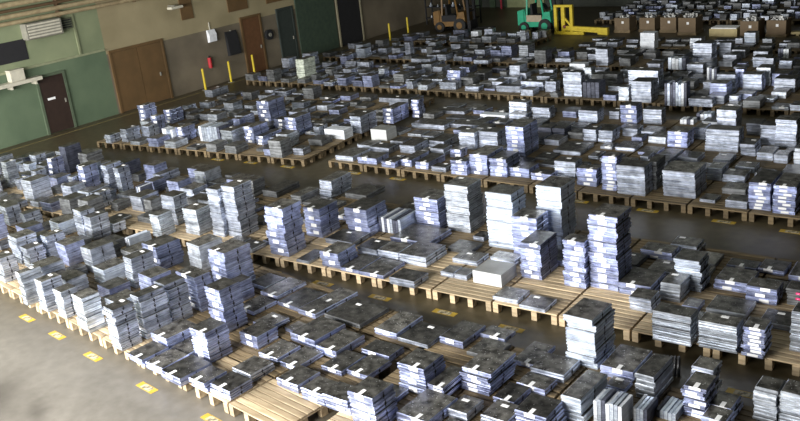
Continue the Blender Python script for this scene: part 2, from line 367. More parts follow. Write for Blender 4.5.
# ------------------------------------------------------------------ pallets
PW, PD, PH = 1.2, .86, .19
def _m(mb, n): return mb.mesh(n, [WOOD])
bw = PD/7*.86
me_board = {}
for mat, key in ((WOOD, 0), (WOODD, 1)):
    b = MB(); b.box(0, PW, 0, bw, 0, .024, .003); c = MB(); c.box(0, .1, 0, PD, 0, .022); f = MB(); f.box(0, .1, 0, .12, 0, .144, .004)
    me_board[key] = (b.mesh('deck_board', [mat]), c.mesh('stringer', [mat]), f.mesh('foot_block', [mat]))
def pallet_boxes(m):
    for k in range(7): m.box(0, PW, k*PD/7, k*PD/7+bw, PH-.024, PH)
    for k in range(4):
        x = k*(PW-.1)/3; m.box(x, x+.1, 0, PD, PH-.046, PH-.024)
        for y in (0, PD/2-.06, PD-.12): m.box(x, x+.1, y, y+.12, 0, PH-.046)
FARP = MB()
PALS = []
ROWN = {'A': 'nearest row', 'B': 'second row', 'C': 'third row', 'R': 'right third row', 'D': 'far rows'}
LINEN = ['front line', 'second line', 'third line', 'fourth line', 'fifth line', 'sixth line', 'seventh line', 'eighth line']
def pallet(x, y, a, row, line, col, parts):
    lb = 'wooden pallet, %s from left in %s of %s' % (ordinal(col), LINEN[line], ROWN.get(row, row))
    rz = math.radians(a)
    if not parts:
        ca, sa = math.cos(rz), math.sin(rz); b = len(FARP.v)
        pallet_boxes(FARP); FARP.v[b:] = [(x+ca*p[0]-sa*p[1], y+sa*p[0]+ca*p[1], p[2]) for p in FARP.v[b:]]
        return
    t = thing('pallet', lb, 'pallet', (x, y, 0), rz, 'wooden pallets')
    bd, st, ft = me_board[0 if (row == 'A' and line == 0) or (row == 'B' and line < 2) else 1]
    for k in range(7): link('deck_board', bd, t, (0, k*PD/7+.008, PH-.024))
    for k in range(4):
        xx = k*(PW-.1)/3; link('stringer', st, t, (xx, 0, PH-.046))
        for yy in (0, PD/2-.06, PD-.12): link('foot_block', ft, t, (xx, yy, 0))
def inview(x, y, mx=60):
    q = Vector((x, y, .2)) - Vector((0, 0, CAMH)); z = q.dot(fw)
    if z < 1: return False
    px = 400+FPX*q.dot(cx_)/z; py = 210.5+FPX*q.dot(cd_)/z
    return -mx < px < 800+mx and -mx < py < 421+mx
def chain(row, x, y, xend, ang, nl, parts, pitch=1.24, dpitch=.89, kind=True):
    cols = [0]*12
    while x < xend:
        a = ang(x); ca, sa = math.cos(math.radians(a)), math.sin(math.radians(a))
        for l in range(nl(x)):
            px, py = x - sa*l*dpitch, y + ca*l*dpitch
            if inview(px+.6*ca, py+.45, 25):
                cols[l] += 1; pallet(px, py, a, row, l, cols[l], parts); PALS.append((px, py, a, row))
        ex = math.radians(ang(x+ca*pitch)-a)*nl(x)*dpitch
        x += ca*(pitch+ex); y += sa*(pitch+ex)
chain('A', -21.93, 8.37, -1.5, lambda x: -6 if x < -8.4 else 0, lambda x: 3 if x < -15.6 else 4, True)
chain('B', -26.5, 10.92, -1.2, lambda x: 2, lambda x: 4, True)
chain('C', -25.97, 16.02, -17.9, lambda x: 5.3, lambda x: 8, True)
chain('R', -16.62, 17.0, -3.0, lambda x: .8, lambda x: 7, True)
chain('D', -28.0, 24.55, -4.0, lambda x: 1, lambda x: 4, False)
chain('rear rows', -28.0, 29.2, -6.0, lambda x: 1, lambda x: 3, False)
chain('row left of the green forklift', -27.0, 32.9, -20.5, lambda x: 1, lambda x: 2, False)
chain('row before the cardboard boxes', -17.2, 32.6, -8.0, lambda x: 1, lambda x: 2, False)
chain('row behind the cardboard boxes', -19.5, 38.6, -7.0, lambda x: 0, lambda x: 2, False)
chain('rearmost row', -19.5, 41.4, -7.0, lambda x: 0, lambda x: 2, False)
tag(link('distant_pallets', FARP.mesh('distant_pallets', [WOODD])), 'dark timber pallets under the piles in the far rows of the hall', 'pallets', None, 'stuff')
# ------------------------------------------------------------------ slabs, plates, stacks
TABLE = '''
A -11.15 7.08 -4 0.53 0.60 0.14 1 t
A -10.50 7.12 -3 0.38 0.44 0.17 2 t
A -11.63 7.15 -4 0.46 0.53 0.13 1 t
A -10.10 7.17 -3 0.47 0.43 0.15 2 t
A -12.11 7.18 -5 0.45 0.51 0.15 2 t
A -12.82 7.34 -6 0.31 0.39 0.77 10 s
A -14.02 7.49 -6 0.37 0.34 0.67 9 p
A -7.59 7.54 0 0.44 0.45 0.55 4 t
A -16.07 7.61 -6 0.20 0.42 0.68 11 p
A -15.49 7.62 -6 0.29 0.40 0.62 6 s
A -14.92 7.64 -6 0.32 0.32 0.53 5 s
A -10.13 7.68 -3 0.45 0.45 0.16 2 s
A -8.24 7.69 -0 0.47 0.39 0.24 2 t
A -8.70 7.70 -1 0.44 0.39 0.20 2 t
A -11.71 7.71 -4 0.48 0.53 0.09 1 s
A -12.20 7.73 -5 0.47 0.64 0.23 2 t
A -9.30 7.79 -2 0.46 0.47 0.14 1 t
A -11.20 7.79 -4 0.42 0.44 0.53 5 t
A -12.70 7.83 -6 0.26 0.51 0.80 8 s
A -7.11 7.90 0 0.53 0.70 0.16 1 t
A -17.84 8.05 -6 0.40 0.32 0.54 4 s
A -9.70 8.24 -2 0.40 0.57 0.09 1 t
A -10.22 8.29 -3 0.45 0.50 0.09 1 t
A -6.57 8.33 0 0.32 0.41 0.14 1 s
A -12.80 8.41 -6 0.35 0.41 0.78 8 s
A -6.11 8.44 0 0.41 0.44 0.12 1 s
A -10.82 8.45 -3 0.44 0.45 0.24 2 t
A -9.01 8.45 -1 0.42 0.57 0.09 1 t
A -5.60 8.51 0 0.46 0.47 0.30 3 t
A -8.57 8.54 -1 0.42 0.55 0.09 1 t
A -7.59 8.61 0 0.47 0.49 0.43 4 t
A -7.10 8.61 0 0.27 0.58 0.23 5 t
A -11.74 8.64 -4 0.42 0.44 0.80 6 t
A -17.93 8.73 -6 0.34 0.36 0.46 4 s
A -18.48 8.78 -6 0.45 0.45 0.61 6 s
A -9.46 8.82 -2 0.46 0.65 0.14 1 t
A -16.49 8.83 -6 0.30 0.33 0.18 3 d
A -6.22 8.92 0 0.34 0.45 0.10 1 t
A -10.14 8.94 -3 0.59 0.70 0.15 1 t
A -13.00 9.02 -6 0.61 0.34 0.68 5 t
A -5.20 9.02 0 0.29 0.75 0.38 3 m
A -6.82 9.03 0 0.48 0.69 0.34 5 t
A -8.76 9.11 -1 0.56 0.37 0.11 1 t
A -14.79 9.11 -6 0.30 0.49 0.62 6 s
A -4.82 9.15 0 0.40 0.36 0.36 7 u
A -17.88 9.20 -6 0.26 0.42 0.56 6 s
A -16.36 9.21 -6 0.42 0.52 0.54 2 s
A -11.87 9.34 -5 0.47 0.53 0.08 1 t
A -6.13 9.39 0 0.46 0.34 0.10 1 t
A -4.39 9.39 0 0.20 0.38 0.24 4 u
A -4.18 9.63 0 0.27 0.40 0.12 5 u
A -3.60 9.65 0 0.31 0.32 0.18 1 t
A -10.73 9.72 -3 0.45 0.47 0.10 1 t
A -8.53 9.73 -1 0.60 0.63 0.07 1 s
A -9.02 9.75 -1 0.46 0.71 0.11 1 t
A -6.14 9.79 0 0.54 0.50 0.13 1 s
A -13.02 9.81 -6 0.51 0.60 0.82 5 t
A -11.33 9.81 -4 0.58 0.69 0.08 1 t
A -10.20 9.82 -3 0.85 0.73 0.08 1 d
A -3.91 9.85 0 0.29 0.40 0.45 7 t
A -15.25 9.91 -6 0.53 0.57 0.53 4 t
A -4.60 9.94 0 0.27 0.62 0.37 5 p
A -6.53 9.94 0 0.36 0.65 0.08 1 t
A -11.94 9.98 -5 0.47 0.72 0.08 1 t
A -3.60 9.98 0 0.29 0.37 0.18 2 t
A -7.88 9.98 0 0.45 0.64 0.12 1 t
A -20.37 10.11 -6 0.25 0.41 0.39 3 s
A -21.71 10.14 -6 0.88 0.35 0.48 3 s
A -3.12 10.16 0 0.28 0.32 0.47 9 p
A -12.46 10.17 -5 0.49 0.51 0.08 1 s
A -19.86 10.18 -6 0.32 0.33 0.13 2 d
A -10.70 10.19 -3 0.43 0.59 0.08 1 t
A -2.83 10.21 0 0.28 0.34 0.46 9 p
A -5.27 10.25 0 0.49 0.70 0.16 1 t
A -16.44 10.28 -6 0.20 0.54 0.33 9 u
A -5.83 10.32 0 0.46 0.62 0.81 8 m
A -18.09 10.38 -6 0.33 0.45 0.54 3 s
A -18.49 10.41 -6 0.39 0.35 0.64 4 s
A -7.42 10.43 0 0.46 0.32 0.07 1 t
A -4.05 10.44 0 0.30 0.32 0.37 4 s
A -19.83 10.54 -6 0.37 0.39 0.16 2 d
A -17.98 10.89 -6 0.28 0.32 0.22 2 s
B -22.37 10.73 2 0.46 0.43 0.17 1 s
B -16.62 11.13 2 0.31 0.40 0.53 5 p
B -21.81 11.18 2 0.36 0.35 0.14 2 s
B -10.02 11.40 2 0.56 0.45 0.14 1 s
B -12.42 11.42 2 0.34 0.57 0.06 1 s
B -10.81 11.47 2 0.57 0.69 0.08 1 t
B -11.29 11.47 2 0.46 0.71 0.08 1 t
B -11.79 11.48 2 0.46 0.56 0.32 2 t
B -5.04 11.52 2 0.58 0.32 0.50 12 p
B -13.25 11.52 2 0.50 0.54 1.03 6 t
B -7.39 11.57 2 0.48 0.43 0.07 1 s
B -16.01 11.58 2 0.46 0.42 0.60 6 p
B -4.38 11.61 2 0.55 0.32 0.44 10 p
B -7.95 11.64 2 0.48 0.44 0.08 1 s
B -3.76 11.66 2 0.30 0.35 0.46 8 t
B -15.27 11.75 2 0.36 0.34 1.10 8 s
B -17.06 11.82 2 0.45 0.39 0.69 5 s
B -23.64 11.84 2 0.20 0.34 0.32 2 s
B -14.90 11.87 2 0.40 0.53 1.16 9 s
B -19.26 11.87 2 0.28 0.40 0.21 2 d
B -24.26 11.88 2 0.25 0.32 0.74 6 p
B -19.83 11.88 2 0.20 0.32 0.40 3 s
B -3.23 12.07 2 0.29 0.32 0.63 16 p
B -9.36 12.08 2 0.28 0.32 0.10 1 s
B -22.29 12.08 2 0.32 0.47 0.17 2 d
B -9.07 12.09 2 0.28 0.32 0.10 1 s
B -8.65 12.10 2 0.58 0.54 0.24 1 b
B -23.27 12.15 2 0.24 0.32 0.50 5 s
B -11.51 12.25 2 0.49 0.50 0.17 2 s
B -10.46 12.26 2 0.64 0.69 0.19 2 s
B -11.01 12.28 2 0.49 0.49 0.17 2 s
B -5.77 12.29 2 0.37 0.38 0.23 2 s
B -21.84 12.38 2 0.22 0.32 0.43 4 s
B -12.55 12.43 2 0.72 0.59 0.11 1 s
B -21.54 12.53 2 0.29 0.43 0.70 4 t
B -19.17 12.61 2 0.20 0.38 0.40 5 u
B -13.25 12.61 2 0.45 0.59 0.64 4 t
B -7.98 12.64 2 0.41 0.65 0.68 8 t
B -7.14 12.67 2 0.41 0.32 0.86 9 t
B -9.51 12.68 2 0.55 0.43 0.10 1 s
B -4.66 12.69 2 0.61 0.53 0.10 2 p
B -6.18 12.78 2 0.57 0.69 0.20 2 t
B -23.43 12.78 2 0.20 0.39 0.65 4 t
B -6.72 12.81 2 0.51 0.58 1.33 14 t
B -5.48 12.84 2 0.33 0.47 0.31 5 p
B -20.34 12.85 2 0.21 0.35 0.69 5 s
B -20.89 12.86 2 0.21 0.49 0.70 6 s
B -25.34 12.92 2 0.26 0.33 0.25 2 s
B -8.86 12.99 2 0.53 0.32 0.12 1 s
B -11.27 13.00 2 0.95 0.82 0.13 1 t
B -12.47 13.03 2 0.59 0.68 0.59 3 t
B -9.93 13.11 2 0.53 0.45 0.08 1 d
B -25.22 13.27 2 0.31 0.34 0.44 4 s
B -5.42 13.32 2 0.43 0.44 0.56 8 m
B -8.56 13.33 2 0.52 0.47 0.85 6 t
B -4.26 13.33 2 0.48 0.35 0.28 3 t
B -19.00 13.36 2 0.50 0.85 0.14 1 d
B -11.88 13.40 2 0.58 0.69 0.34 8 u
B -23.76 13.42 2 0.29 0.52 0.79 1 k
B -3.70 13.50 2 0.38 0.32 0.28 3 d
B -4.85 13.57 2 0.56 0.56 0.18 2 t
B -9.28 13.61 2 0.57 0.51 1.14 8 m
B -20.84 13.67 2 0.30 0.48 0.20 2 d
B -19.85 13.67 2 0.28 0.66 0.31 3 s
B -11.29 13.92 2 0.59 0.59 0.67 7 t
B -8.40 13.99 2 0.52 0.59 1.26 9 m
B -15.11 14.02 2 0.32 0.65 0.20 2 d
B -10.57 14.04 2 0.56 0.54 1.01 13 p
B -16.19 14.13 2 0.47 0.85 0.16 1 d
B -6.46 14.31 2 0.59 0.38 0.16 2 t
B -3.91 14.35 2 0.47 0.61 0.11 1 t
B -4.95 14.41 2 0.50 0.32 0.09 1 t
B -4.44 14.48 2 0.43 0.44 0.09 1 t
B -14.71 14.62 2 0.38 0.76 0.43 4 s
B -6.07 14.73 2 0.48 0.43 0.16 3 s
B -14.06 14.79 2 0.63 0.74 0.13 1 d
C -25.45 16.03 3 0.28 0.38 0.27 2 s
C -24.96 16.30 3 0.30 0.55 0.43 3 s
C -23.52 16.85 3 0.49 0.32 0.43 5 u
C -24.76 16.95 3 0.37 0.42 0.37 3 s
C -23.03 17.00 3 0.34 0.52 0.45 5 t
C -14.78 17.05 3 0.43 0.34 0.16 1 t
C -15.65 17.11 3 0.63 0.56 0.17 1 t
C -16.45 17.12 3 0.60 0.79 0.14 1 s
C -12.67 17.18 3 0.46 0.32 0.36 4 t
C -13.30 17.21 3 0.44 0.32 0.13 1 s
C -21.18 17.23 3 0.47 0.51 0.44 5 p
C -13.82 17.24 3 0.40 0.80 0.19 2 t
C -22.21 17.25 3 0.92 0.56 0.51 8 u
C -5.98 17.27 3 0.43 0.40 0.17 2 s
C -14.32 17.29 3 0.33 0.82 0.19 2 t
C -8.33 17.29 3 0.63 0.44 0.66 4 s
C -5.06 17.30 3 0.42 0.82 0.58 8 t
C -12.21 17.34 3 0.50 0.79 0.51 6 t
C -5.54 17.35 3 0.42 0.85 0.57 8 t
C -11.66 17.38 3 0.46 0.68 0.45 5 t
C -8.73 17.38 3 0.34 0.34 0.79 10 t
C -24.81 17.43 3 0.30 0.32 0.58 4 t
C -7.37 17.48 3 0.69 0.72 0.58 4 s
C -10.60 17.48 3 0.53 0.32 0.17 2 t
C -9.41 17.49 3 0.48 0.32 0.41 4 t
C -11.19 17.50 3 0.53 0.52 0.23 2 t
C -19.96 17.52 3 0.28 0.85 0.28 3 t
C -20.54 17.60 3 0.39 0.66 0.50 5 t
C -7.84 17.77 3 0.20 0.55 0.64 6 d
C -19.68 17.79 3 0.48 0.81 0.19 1 s
C -10.18 17.86 3 0.53 0.39 0.39 3 s
C -26.08 17.89 3 0.34 0.50 0.74 5 t
C -15.97 18.00 3 0.66 0.45 0.17 1 s
C -15.10 18.23 3 0.49 0.68 0.23 2 s
C -13.52 18.37 3 0.34 0.32 0.22 2 t
C -25.54 18.50 3 0.36 0.54 0.46 4 t
C -19.79 18.61 3 0.44 0.70 0.57 5 t
C -18.70 18.71 3 0.23 0.40 0.34 3 s
C -6.55 18.75 3 0.47 0.46 0.18 2 s
C -18.33 18.76 3 0.74 0.41 0.28 1 w
C -6.93 18.79 3 0.33 0.48 0.28 2 s
C -21.20 18.86 3 0.43 0.56 0.16 1 d
C -12.13 18.91 3 0.51 0.77 0.80 7 t
C -14.62 18.92 3 0.48 0.75 0.20 2 s
C -16.75 19.02 3 0.55 0.50 0.33 1 b
C -20.77 19.06 3 0.47 0.38 0.33 3 t
C -13.72 19.10 3 0.49 0.42 0.47 4 s
C -24.52 19.18 3 0.44 0.56 0.21 2 s
C -10.04 19.30 3 0.26 0.49 0.10 1 s
C -13.24 19.30 3 0.57 0.43 0.47 4 s
C -5.54 19.33 3 0.52 0.75 0.11 1 s
C -11.09 19.44 3 0.74 0.85 0.11 1 s
C -17.89 19.45 3 0.39 0.80 0.52 4 s
C -6.54 19.49 3 0.43 0.41 0.14 1 s
C -8.82 19.58 3 0.20 0.40 0.13 1 s
C -22.03 19.59 3 0.53 0.77 0.71 5 t
C -7.18 19.89 3 0.38 0.55 0.12 1 s
C -26.27 19.89 3 0.29 0.39 0.22 2 s
C -9.75 20.18 3 0.51 0.57 0.10 1 s
C -5.97 20.37 3 0.30 0.37 0.21 1 s
C -16.38 20.45 3 1.15 0.61 0.15 1 s
C -26.04 20.46 3 0.47 0.32 0.22 2 s
C -6.38 20.47 3 0.36 0.54 0.19 1 s
C -17.60 20.63 3 0.38 0.85 0.47 4 t
C -6.83 20.69 3 0.34 0.52 0.29 3 s
C -12.23 20.69 3 0.39 0.37 0.28 1 k
C -10.89 20.70 3 0.36 0.39 0.33 3 s
C -11.81 20.72 3 0.35 0.43 0.28 1 k
C -10.48 20.73 3 0.38 0.53 0.32 3 s
C -15.24 20.83 3 0.99 0.55 0.12 1 s
C -7.71 20.83 3 0.78 0.41 0.55 4 s
C -8.67 20.84 3 0.50 0.52 0.41 4 t
C -21.93 21.07 3 0.54 0.34 0.31 2 s
C -10.13 21.42 3 0.41 0.42 0.22 2 s
C -17.12 21.48 3 0.26 0.32 0.57 5 t
C -6.29 21.53 3 0.47 0.44 0.69 8 s
C -9.67 21.56 3 0.48 0.52 0.14 1 s
C -15.91 21.56 3 1.07 0.37 0.06 1 s
C -6.67 21.64 3 0.36 0.38 0.50 6 s
C -8.31 21.68 3 0.28 0.48 0.31 3 s
C -27.34 21.84 3 0.41 0.85 0.27 2 s
C -14.96 21.99 3 0.85 0.32 0.12 1 w
C -13.99 22.06 3 0.54 0.41 0.18 1 s
C -16.75 22.13 3 1.09 0.45 0.10 1 s
C -11.85 22.27 3 0.57 0.45 0.38 4 s
C -7.23 22.37 3 0.35 0.51 0.31 2 s
C -13.40 22.41 3 0.56 0.36 0.33 3 s
C -14.22 22.47 3 0.58 0.35 0.43 3 s
C -18.87 22.51 3 0.78 0.32 0.27 1 s
C -10.73 22.58 3 0.46 0.44 0.51 4 t
C -10.09 22.65 3 0.51 0.35 0.42 3 s
C -24.41 22.66 3 0.59 0.56 0.19 1 s
C -11.21 22.88 3 0.29 0.36 0.23 2 s
C -9.16 22.90 3 0.37 0.32 0.14 4 u
C -8.90 23.39 3 0.41 0.35 0.19 4 u
C -8.12 23.50 3 0.28 0.32 0.38 3 u
C -8.40 23.53 3 0.24 0.32 0.22 4 u
D -23.57 24.44 2 0.42 0.35 0.15 1 s
D -10.32 24.65 2 0.65 0.33 0.71 8 u
D -9.65 24.76 2 0.68 0.32 0.23 2 s
D -11.42 24.81 2 0.61 0.55 0.64 3 s
D -17.49 24.93 2 0.54 0.33 0.17 2 s
D -18.60 24.99 2 0.68 0.35 0.25 2 s
D -13.10 25.00 2 0.55 0.52 0.51 4 u
D -13.79 25.04 2 0.61 0.32 0.77 8 s
D -16.34 25.10 2 0.91 0.34 0.20 2 s
D -25.62 25.14 2 0.42 0.69 0.80 5 g
D -14.65 25.39 2 0.39 0.32 0.36 3 s
D -23.94 25.46 2 0.70 0.32 0.20 1 s
D -15.60 25.48 2 0.81 0.32 0.30 3 s
D -8.07 25.61 2 0.51 0.41 0.12 1 s
D -18.75 25.72 2 0.54 0.40 0.50 4 t
D -12.72 25.95 2 0.56 0.32 0.16 1 s
D -12.14 26.20 2 0.96 0.46 0.64 3 s
D -16.77 26.27 2 0.53 0.32 0.21 2 s
D -9.56 26.75 2 0.54 0.34 0.49 4 s
D -8.80 26.78 2 0.54 0.41 0.51 5 s
D -7.95 26.90 2 0.58 0.56 0.39 2 s
D -26.23 27.26 2 0.55 0.33 0.21 1 s
D -24.31 27.29 2 0.59 0.32 0.29 2 s
D -10.07 27.31 2 0.30 0.32 0.56 4 u
D -25.02 27.36 2 0.53 0.32 0.29 2 s
D -18.10 27.62 2 0.58 0.37 0.18 1 k
D -16.20 27.71 2 0.55 0.32 0.18 1 s
D -21.12 27.99 2 0.42 0.35 0.24 2 s
D -14.44 28.02 2 0.60 0.41 0.17 1 s
D -11.07 28.24 2 0.52 0.38 0.42 3 s
D -8.22 28.48 2 0.46 0.47 0.16 1 s
D -15.40 28.49 2 0.59 0.32 0.25 2 w
D -22.71 28.77 2 0.93 0.43 0.16 1 s
D -19.78 28.92 2 0.65 0.32 0.16 1 s
D -26.58 28.92 2 0.50 0.42 0.22 1 s
D -12.76 29.09 2 0.42 0.32 0.21 1 s
D -12.09 29.20 2 0.61 0.38 0.41 5 u
D -16.68 29.74 2 0.63 0.32 0.15 1 s
D -8.70 29.90 2 0.39 0.37 0.26 2 s
D -9.55 29.99 2 0.53 0.46 0.33 3 s
D -14.25 30.01 2 0.60 0.32 0.18 1 s
D -11.66 30.30 2 0.64 0.52 0.69 4 s
D -23.54 30.57 2 0.46 0.32 0.17 1 s
D -21.81 30.68 2 0.68 0.32 0.17 1 s
D -20.47 30.84 2 0.51 0.32 0.29 2 s
D -19.91 31.01 2 0.69 0.33 0.28 3 s
D -9.20 31.46 2 0.35 0.38 0.34 4 u
D -14.51 32.40 2 0.55 0.40 0.61 2 w
D -24.67 32.42 2 0.89 0.32 0.13 1 s
D -24.15 33.87 2 0.62 0.32 0.36 1 k
D -22.70 34.21 2 0.41 0.32 0.36 3 s
D -23.45 34.27 2 0.37 0.32 0.23 1 w
'''
def slab_mesh(w, d, h, k):
    mb = MB(); top = 1
    if k in 'bw': mb.box(0, w, 0, d, 0, h, .006, 0, 1)
    elif h < .07 and k != 't': mb.box(0, w, 0, d, 0, h, min(.011, h*.24), 0, 1)
    else:
        s = h*rnd.choice((.45, .5, .6)); c = min(.012, h*.1)
        mb.box(.012, w-.012, .012, d-.012, 0, .008)
        mb.box(0, w, 0, d, .008, s-.004, c, 0, 1)
        mb.box(.014, w-.014, .014, d-.014, s-.004, s+.004)
        mb.box(0, w, 0, d, s+.004, h, c, 0, 1)
    return mb.mesh('slab', [MT[k], {'b': TOPB, 'w': MT['w']}.get(k, TOPM)])
TAGC = {}
def tag_mesh(h, top):
    key = (round(h, 2), top)
    if key not in TAGC:
        mb = MB(); hh = max(.025, min(h*.62, .075)); z1 = h*.88
        if top: z1 = h+.002
        mb.box(0, .15, -.003, 0, z1-hh, z1)
        if top: mb.box(.05, .11, -.003, .13, h, h+.003)
        TAGC[key] = mb.mesh('paper_tag', [PAPER])
    return TAGC[key]
TOPTAG = MB(); TOPTAG.box(0, .11, 0, .06, 0, .003); TOPTAG = TOPTAG.mesh('paper_tag', [PAPER])
nb = MB(); nb.box(0, .004, -.007, .007, -.036, .036); nb.box(.0005, .005, -.018, .018, -.012, .012); NOTCHM = nb.mesh('lifting_notch', [NOTCH])
LOOK = {'s': 'grey steel', 't': 'paper-tagged steel', 'm': 'bright silver steel', 'd': 'dark oily', 'k': 'dark blue-black', 'w': 'white coated', 'b': 'plain grey enamel', 'g': 'green-edged'}
def put_slab(name, me, x, y, z, rz, w, d, h, k, top, parent=None, full=True):
    o = link(name, me, parent, (x, y, z), rz)
    if not full: return o
    if k == 't': link('paper_tag', tag_mesh(h, top), o, (w*rnd.uniform(.2, .5), 0, 0))
    elif top and k in 'sdp' and rnd.random() < .45: link('paper_tag', TOPTAG, o, (w*rnd.uniform(.1, .5), d*rnd.uniform(.6, .8), h))
    if k in 'tsm' and h > .05: link('lifting_notch', NOTCHM, o, (w-.001, d*.5, h*.52)).scale[2] = h/.09
    return o
rowsT = []
for l in TABLE.strip().splitlines():
    q = l.split(); rowsT.append((q[0], *map(float, q[1:7]), int(q[7]), q[8]))
def pxsize(x, y, w, d, h):
    q = Vector((x, y, .3)) - Vector((0, 0, CAMH)); z = q.dot(fw); s = FPX/z
    return s*s*(h*w + .35*w*d)
# the slabs that show largest are single things, the others are grouped as whole stacks
cand = sorted([(-pxsize(r[1], r[2], r[4], r[5], r[6]/r[7]), i) for i, r in enumerate(rowsT) if r[0] in 'AB' and r[8] in 'stmd'])
single = set(); cnt = 0
for s, i in cand:
    if cnt + rowsT[i][7] > 300: continue
    single.add(i); cnt += rowsT[i][7]
OCC = []          # (x, y, w, d) footprints
counters = {}
order = sorted(range(len(rowsT)), key=lambda i: (lambda p: p)(FPX*(Vector((rowsT[i][1], rowsT[i][2], -6.5)).dot(cx_))/(Vector((rowsT[i][1], rowsT[i][2], -6.5)).dot(fw))))
def nxt(*k):
    counters[k] = counters.get(k, 0)+1; return ordinal(counters[k])
def nth(i, n):
    return 'lone' if n == 1 else ('top' if i == n-1 else 'bottom' if i == 0 else ordinal(n-i)+' from top')
for i in order:
    row, x, y, a, w, d, h, n, k = rowsT[i]
    _s = math.sin(math.radians(a)); OCC.append((x-max(0, d*_s)-.02, y+min(0, w*_s)-.02, w+abs(d*_s)+.04, d+abs(w*_s)+.04))
    ra = math.radians(a); hs = h/n; R = ROWN[row]
    ca, sa = math.cos(ra), math.sin(ra)
    if k == 'u':
        # plates standing on edge, side by side like books
        o_ = nxt(row, 'u', n)
        for j in range(n):
            tw = w/n; hh = h*rnd.uniform(.88, 1); dd = d*rnd.uniform(.9, 1)
            mb = MB(); mb.box(0, tw*.86, 0, dd, 0, hh, .004, 0, 0); me = mb.mesh('upright_plate', [MT[rnd.choice('mmwwkk')]])
            ob = link('upright_plate', me, None, (x+ca*j*tw, y+sa*j*tw, PH), ra)
            tag(ob, '%s steel plate on edge in the %s %s-plate upright bunch from left, %s' % (ordinal(j+1), o_, ONES[n], R), 'plate', 'plates standing on edge')
        continue
    if k == 'p' and row in 'AB':
        o_ = nxt(row, 'p', n)
        mes = [slab_mesh(w, d, hs*.94, 'p')]
        for j in range(n):
            ob = put_slab('steel_plate', mes[0], x+rnd.uniform(-.012, .012), y+rnd.uniform(-.012, .012), PH+j*hs, ra+rnd.uniform(-.015, .015), w, d, hs*.94, 'p', j == n-1)
            ob.scale[2] = 1/.94
            tag(ob, 'thin steel plate, %s of the %s %s-plate pile from left in %s' % (nth(j, n), o_, ONES[n], R), 'plate', 'thin plates in piles')
        continue
    if i in single:
        o_ = nxt(row, k, n); me = slab_mesh(w, d, hs, k)
        for j in range(n):
            jx = 0 if n == 1 else rnd.uniform(-.022, .022); jy = 0 if n == 1 else rnd.uniform(-.022, .022)
            ob = put_slab('metal_slab', me, x+jx, y+jy, PH+j*hs, ra+rnd.uniform(-.02, .02), w, d, hs, k, j == n-1)
            if n == 1: lb = 'lone %s slab lying flat, %s such from left in the %s' % (LOOK[k], o_, R)
            else: lb = '%s slab, %s of the %s %s-high stack from left in %s' % (LOOK[k], nth(j, n), o_, ONES[n], R)
            tag(ob, lb, 'slab', 'loose metal slabs on the near pallets')
        continue
    # loose slabs grouped as stack or single case: one thing, its slabs are parts
    me = slab_mesh(w, d, hs, k if k != 'u' else 'p')
    o_ = nxt(row, k, n, 'st')
    if n == 1:
        ob = put_slab('metal_case' if k in 'wkb' else 'metal_block', me, x, y, PH, ra, w, d, hs, k, True)
        tag(ob, '%s %s, %s such from left in the %s' % (LOOK[k], 'case' if k in 'wkb' else 'block standing singly', o_, R), 'case' if k in 'wkb' else 'block', 'cases and single blocks')
        continue
    t = thing('slab_stack', '%s-high stack of %s slabs, %s such from left in the %s' % (ONES[n], LOOK.get(k, 'thin steel'), o_, R), 'stack', (x, y, PH), ra, 'stacks on the farther pallets')
    for j in range(n):
        put_slab('slab', me, rnd.uniform(-.015, .015), rnd.uniform(-.015, .015), j*hs, rnd.uniform(-.02, .02), w, d, hs, k, j == n-1, t, h/n > .06)
# ---- filler: the pallets behind are packed with low stacks; the nearest are things, the rest one joined heap
def free(x, y, w, d, g=.02):
    for ox, oy, ow, od in OCC:
        if x < ox+ow+g and ox < x+w+g and y < oy+od+g and oy < y+d+g: return False
    return True
fills = []
def fill(prow, dens, hts, tall, where=lambda x, y: True, tries=16, big=.46):
    for (px, py, a, row) in PALS:
        if row != prow: continue
        ra = math.radians(a); ca, sa = math.cos(ra), math.sin(ra)
        for k in range(tries):
            if rnd.random() > dens: continue
            sz = big if k < tries*.5 else big*.8 if k < tries*.75 else big*.62
            w = sz*rnd.uniform(.85, 1.05); d = sz*rnd.uniform(.9, 1.2)
            u = rnd.uniform(.0, PW-w); v = rnd.uniform(0, max(.01, PD-d))
            if k < 6: u = (.0, .0, .4, .4, PW-w, PW-w)[k]; v = (0, PD-d)[k % 2]
            x = px+u*ca-v*sa; y = py+u*sa+v*ca
            if not where(x, y): continue
            m = .5*abs(sa)*max(w, d)
            if not free(x-m, y-m, w+2*m, d+2*m, .012): continue
            OCC.append((x-m, y-m, w+2*m, d+2*m))
            tl = rnd.random() < tall
            n = rnd.randint(3, 6) if tl else rnd.randint(*hts)
            fills.append((x, y, a+rnd.uniform(-.6, .6), w, d, n*rnd.uniform(.065, .1), n, rnd.choice(('sstttppdm' if row in 'AB' else 'ssspptdmd') if tl else ('stttpddd' if row in 'AB' else 'ssstpddd')), row))
BARE = [(-9.95, -8.0, 6.5, 7.72), (-11.0, -10.2, 7.95, 8.5), (-9.7, -6.4, 11.2, 12.1), (-6.2, -5.05, 11.3, 12.3), (-4.5, -4.0, 8.8, 9.9), (-17.4, -16.6, 8.2, 8.9), (-3.45, -3.23, 11.5, 12.4), (-10.2, -9.35, 7.0, 7.7)]
for bx0, bx1, by0, by1 in BARE: OCC.append((bx0, by0, bx1-bx0, by1-by0))
fill('A', 1, (1, 1), .0, lambda x, y: x > -12.2, 30)
fill('A', .95, (1, 4), .6, lambda x, y: x <= -12.2)
fill('B', 1, (1, 1), .03, lambda x, y: x > -16, 26)
fill('B', .95, (1, 4), .55, lambda x, y: x <= -16)
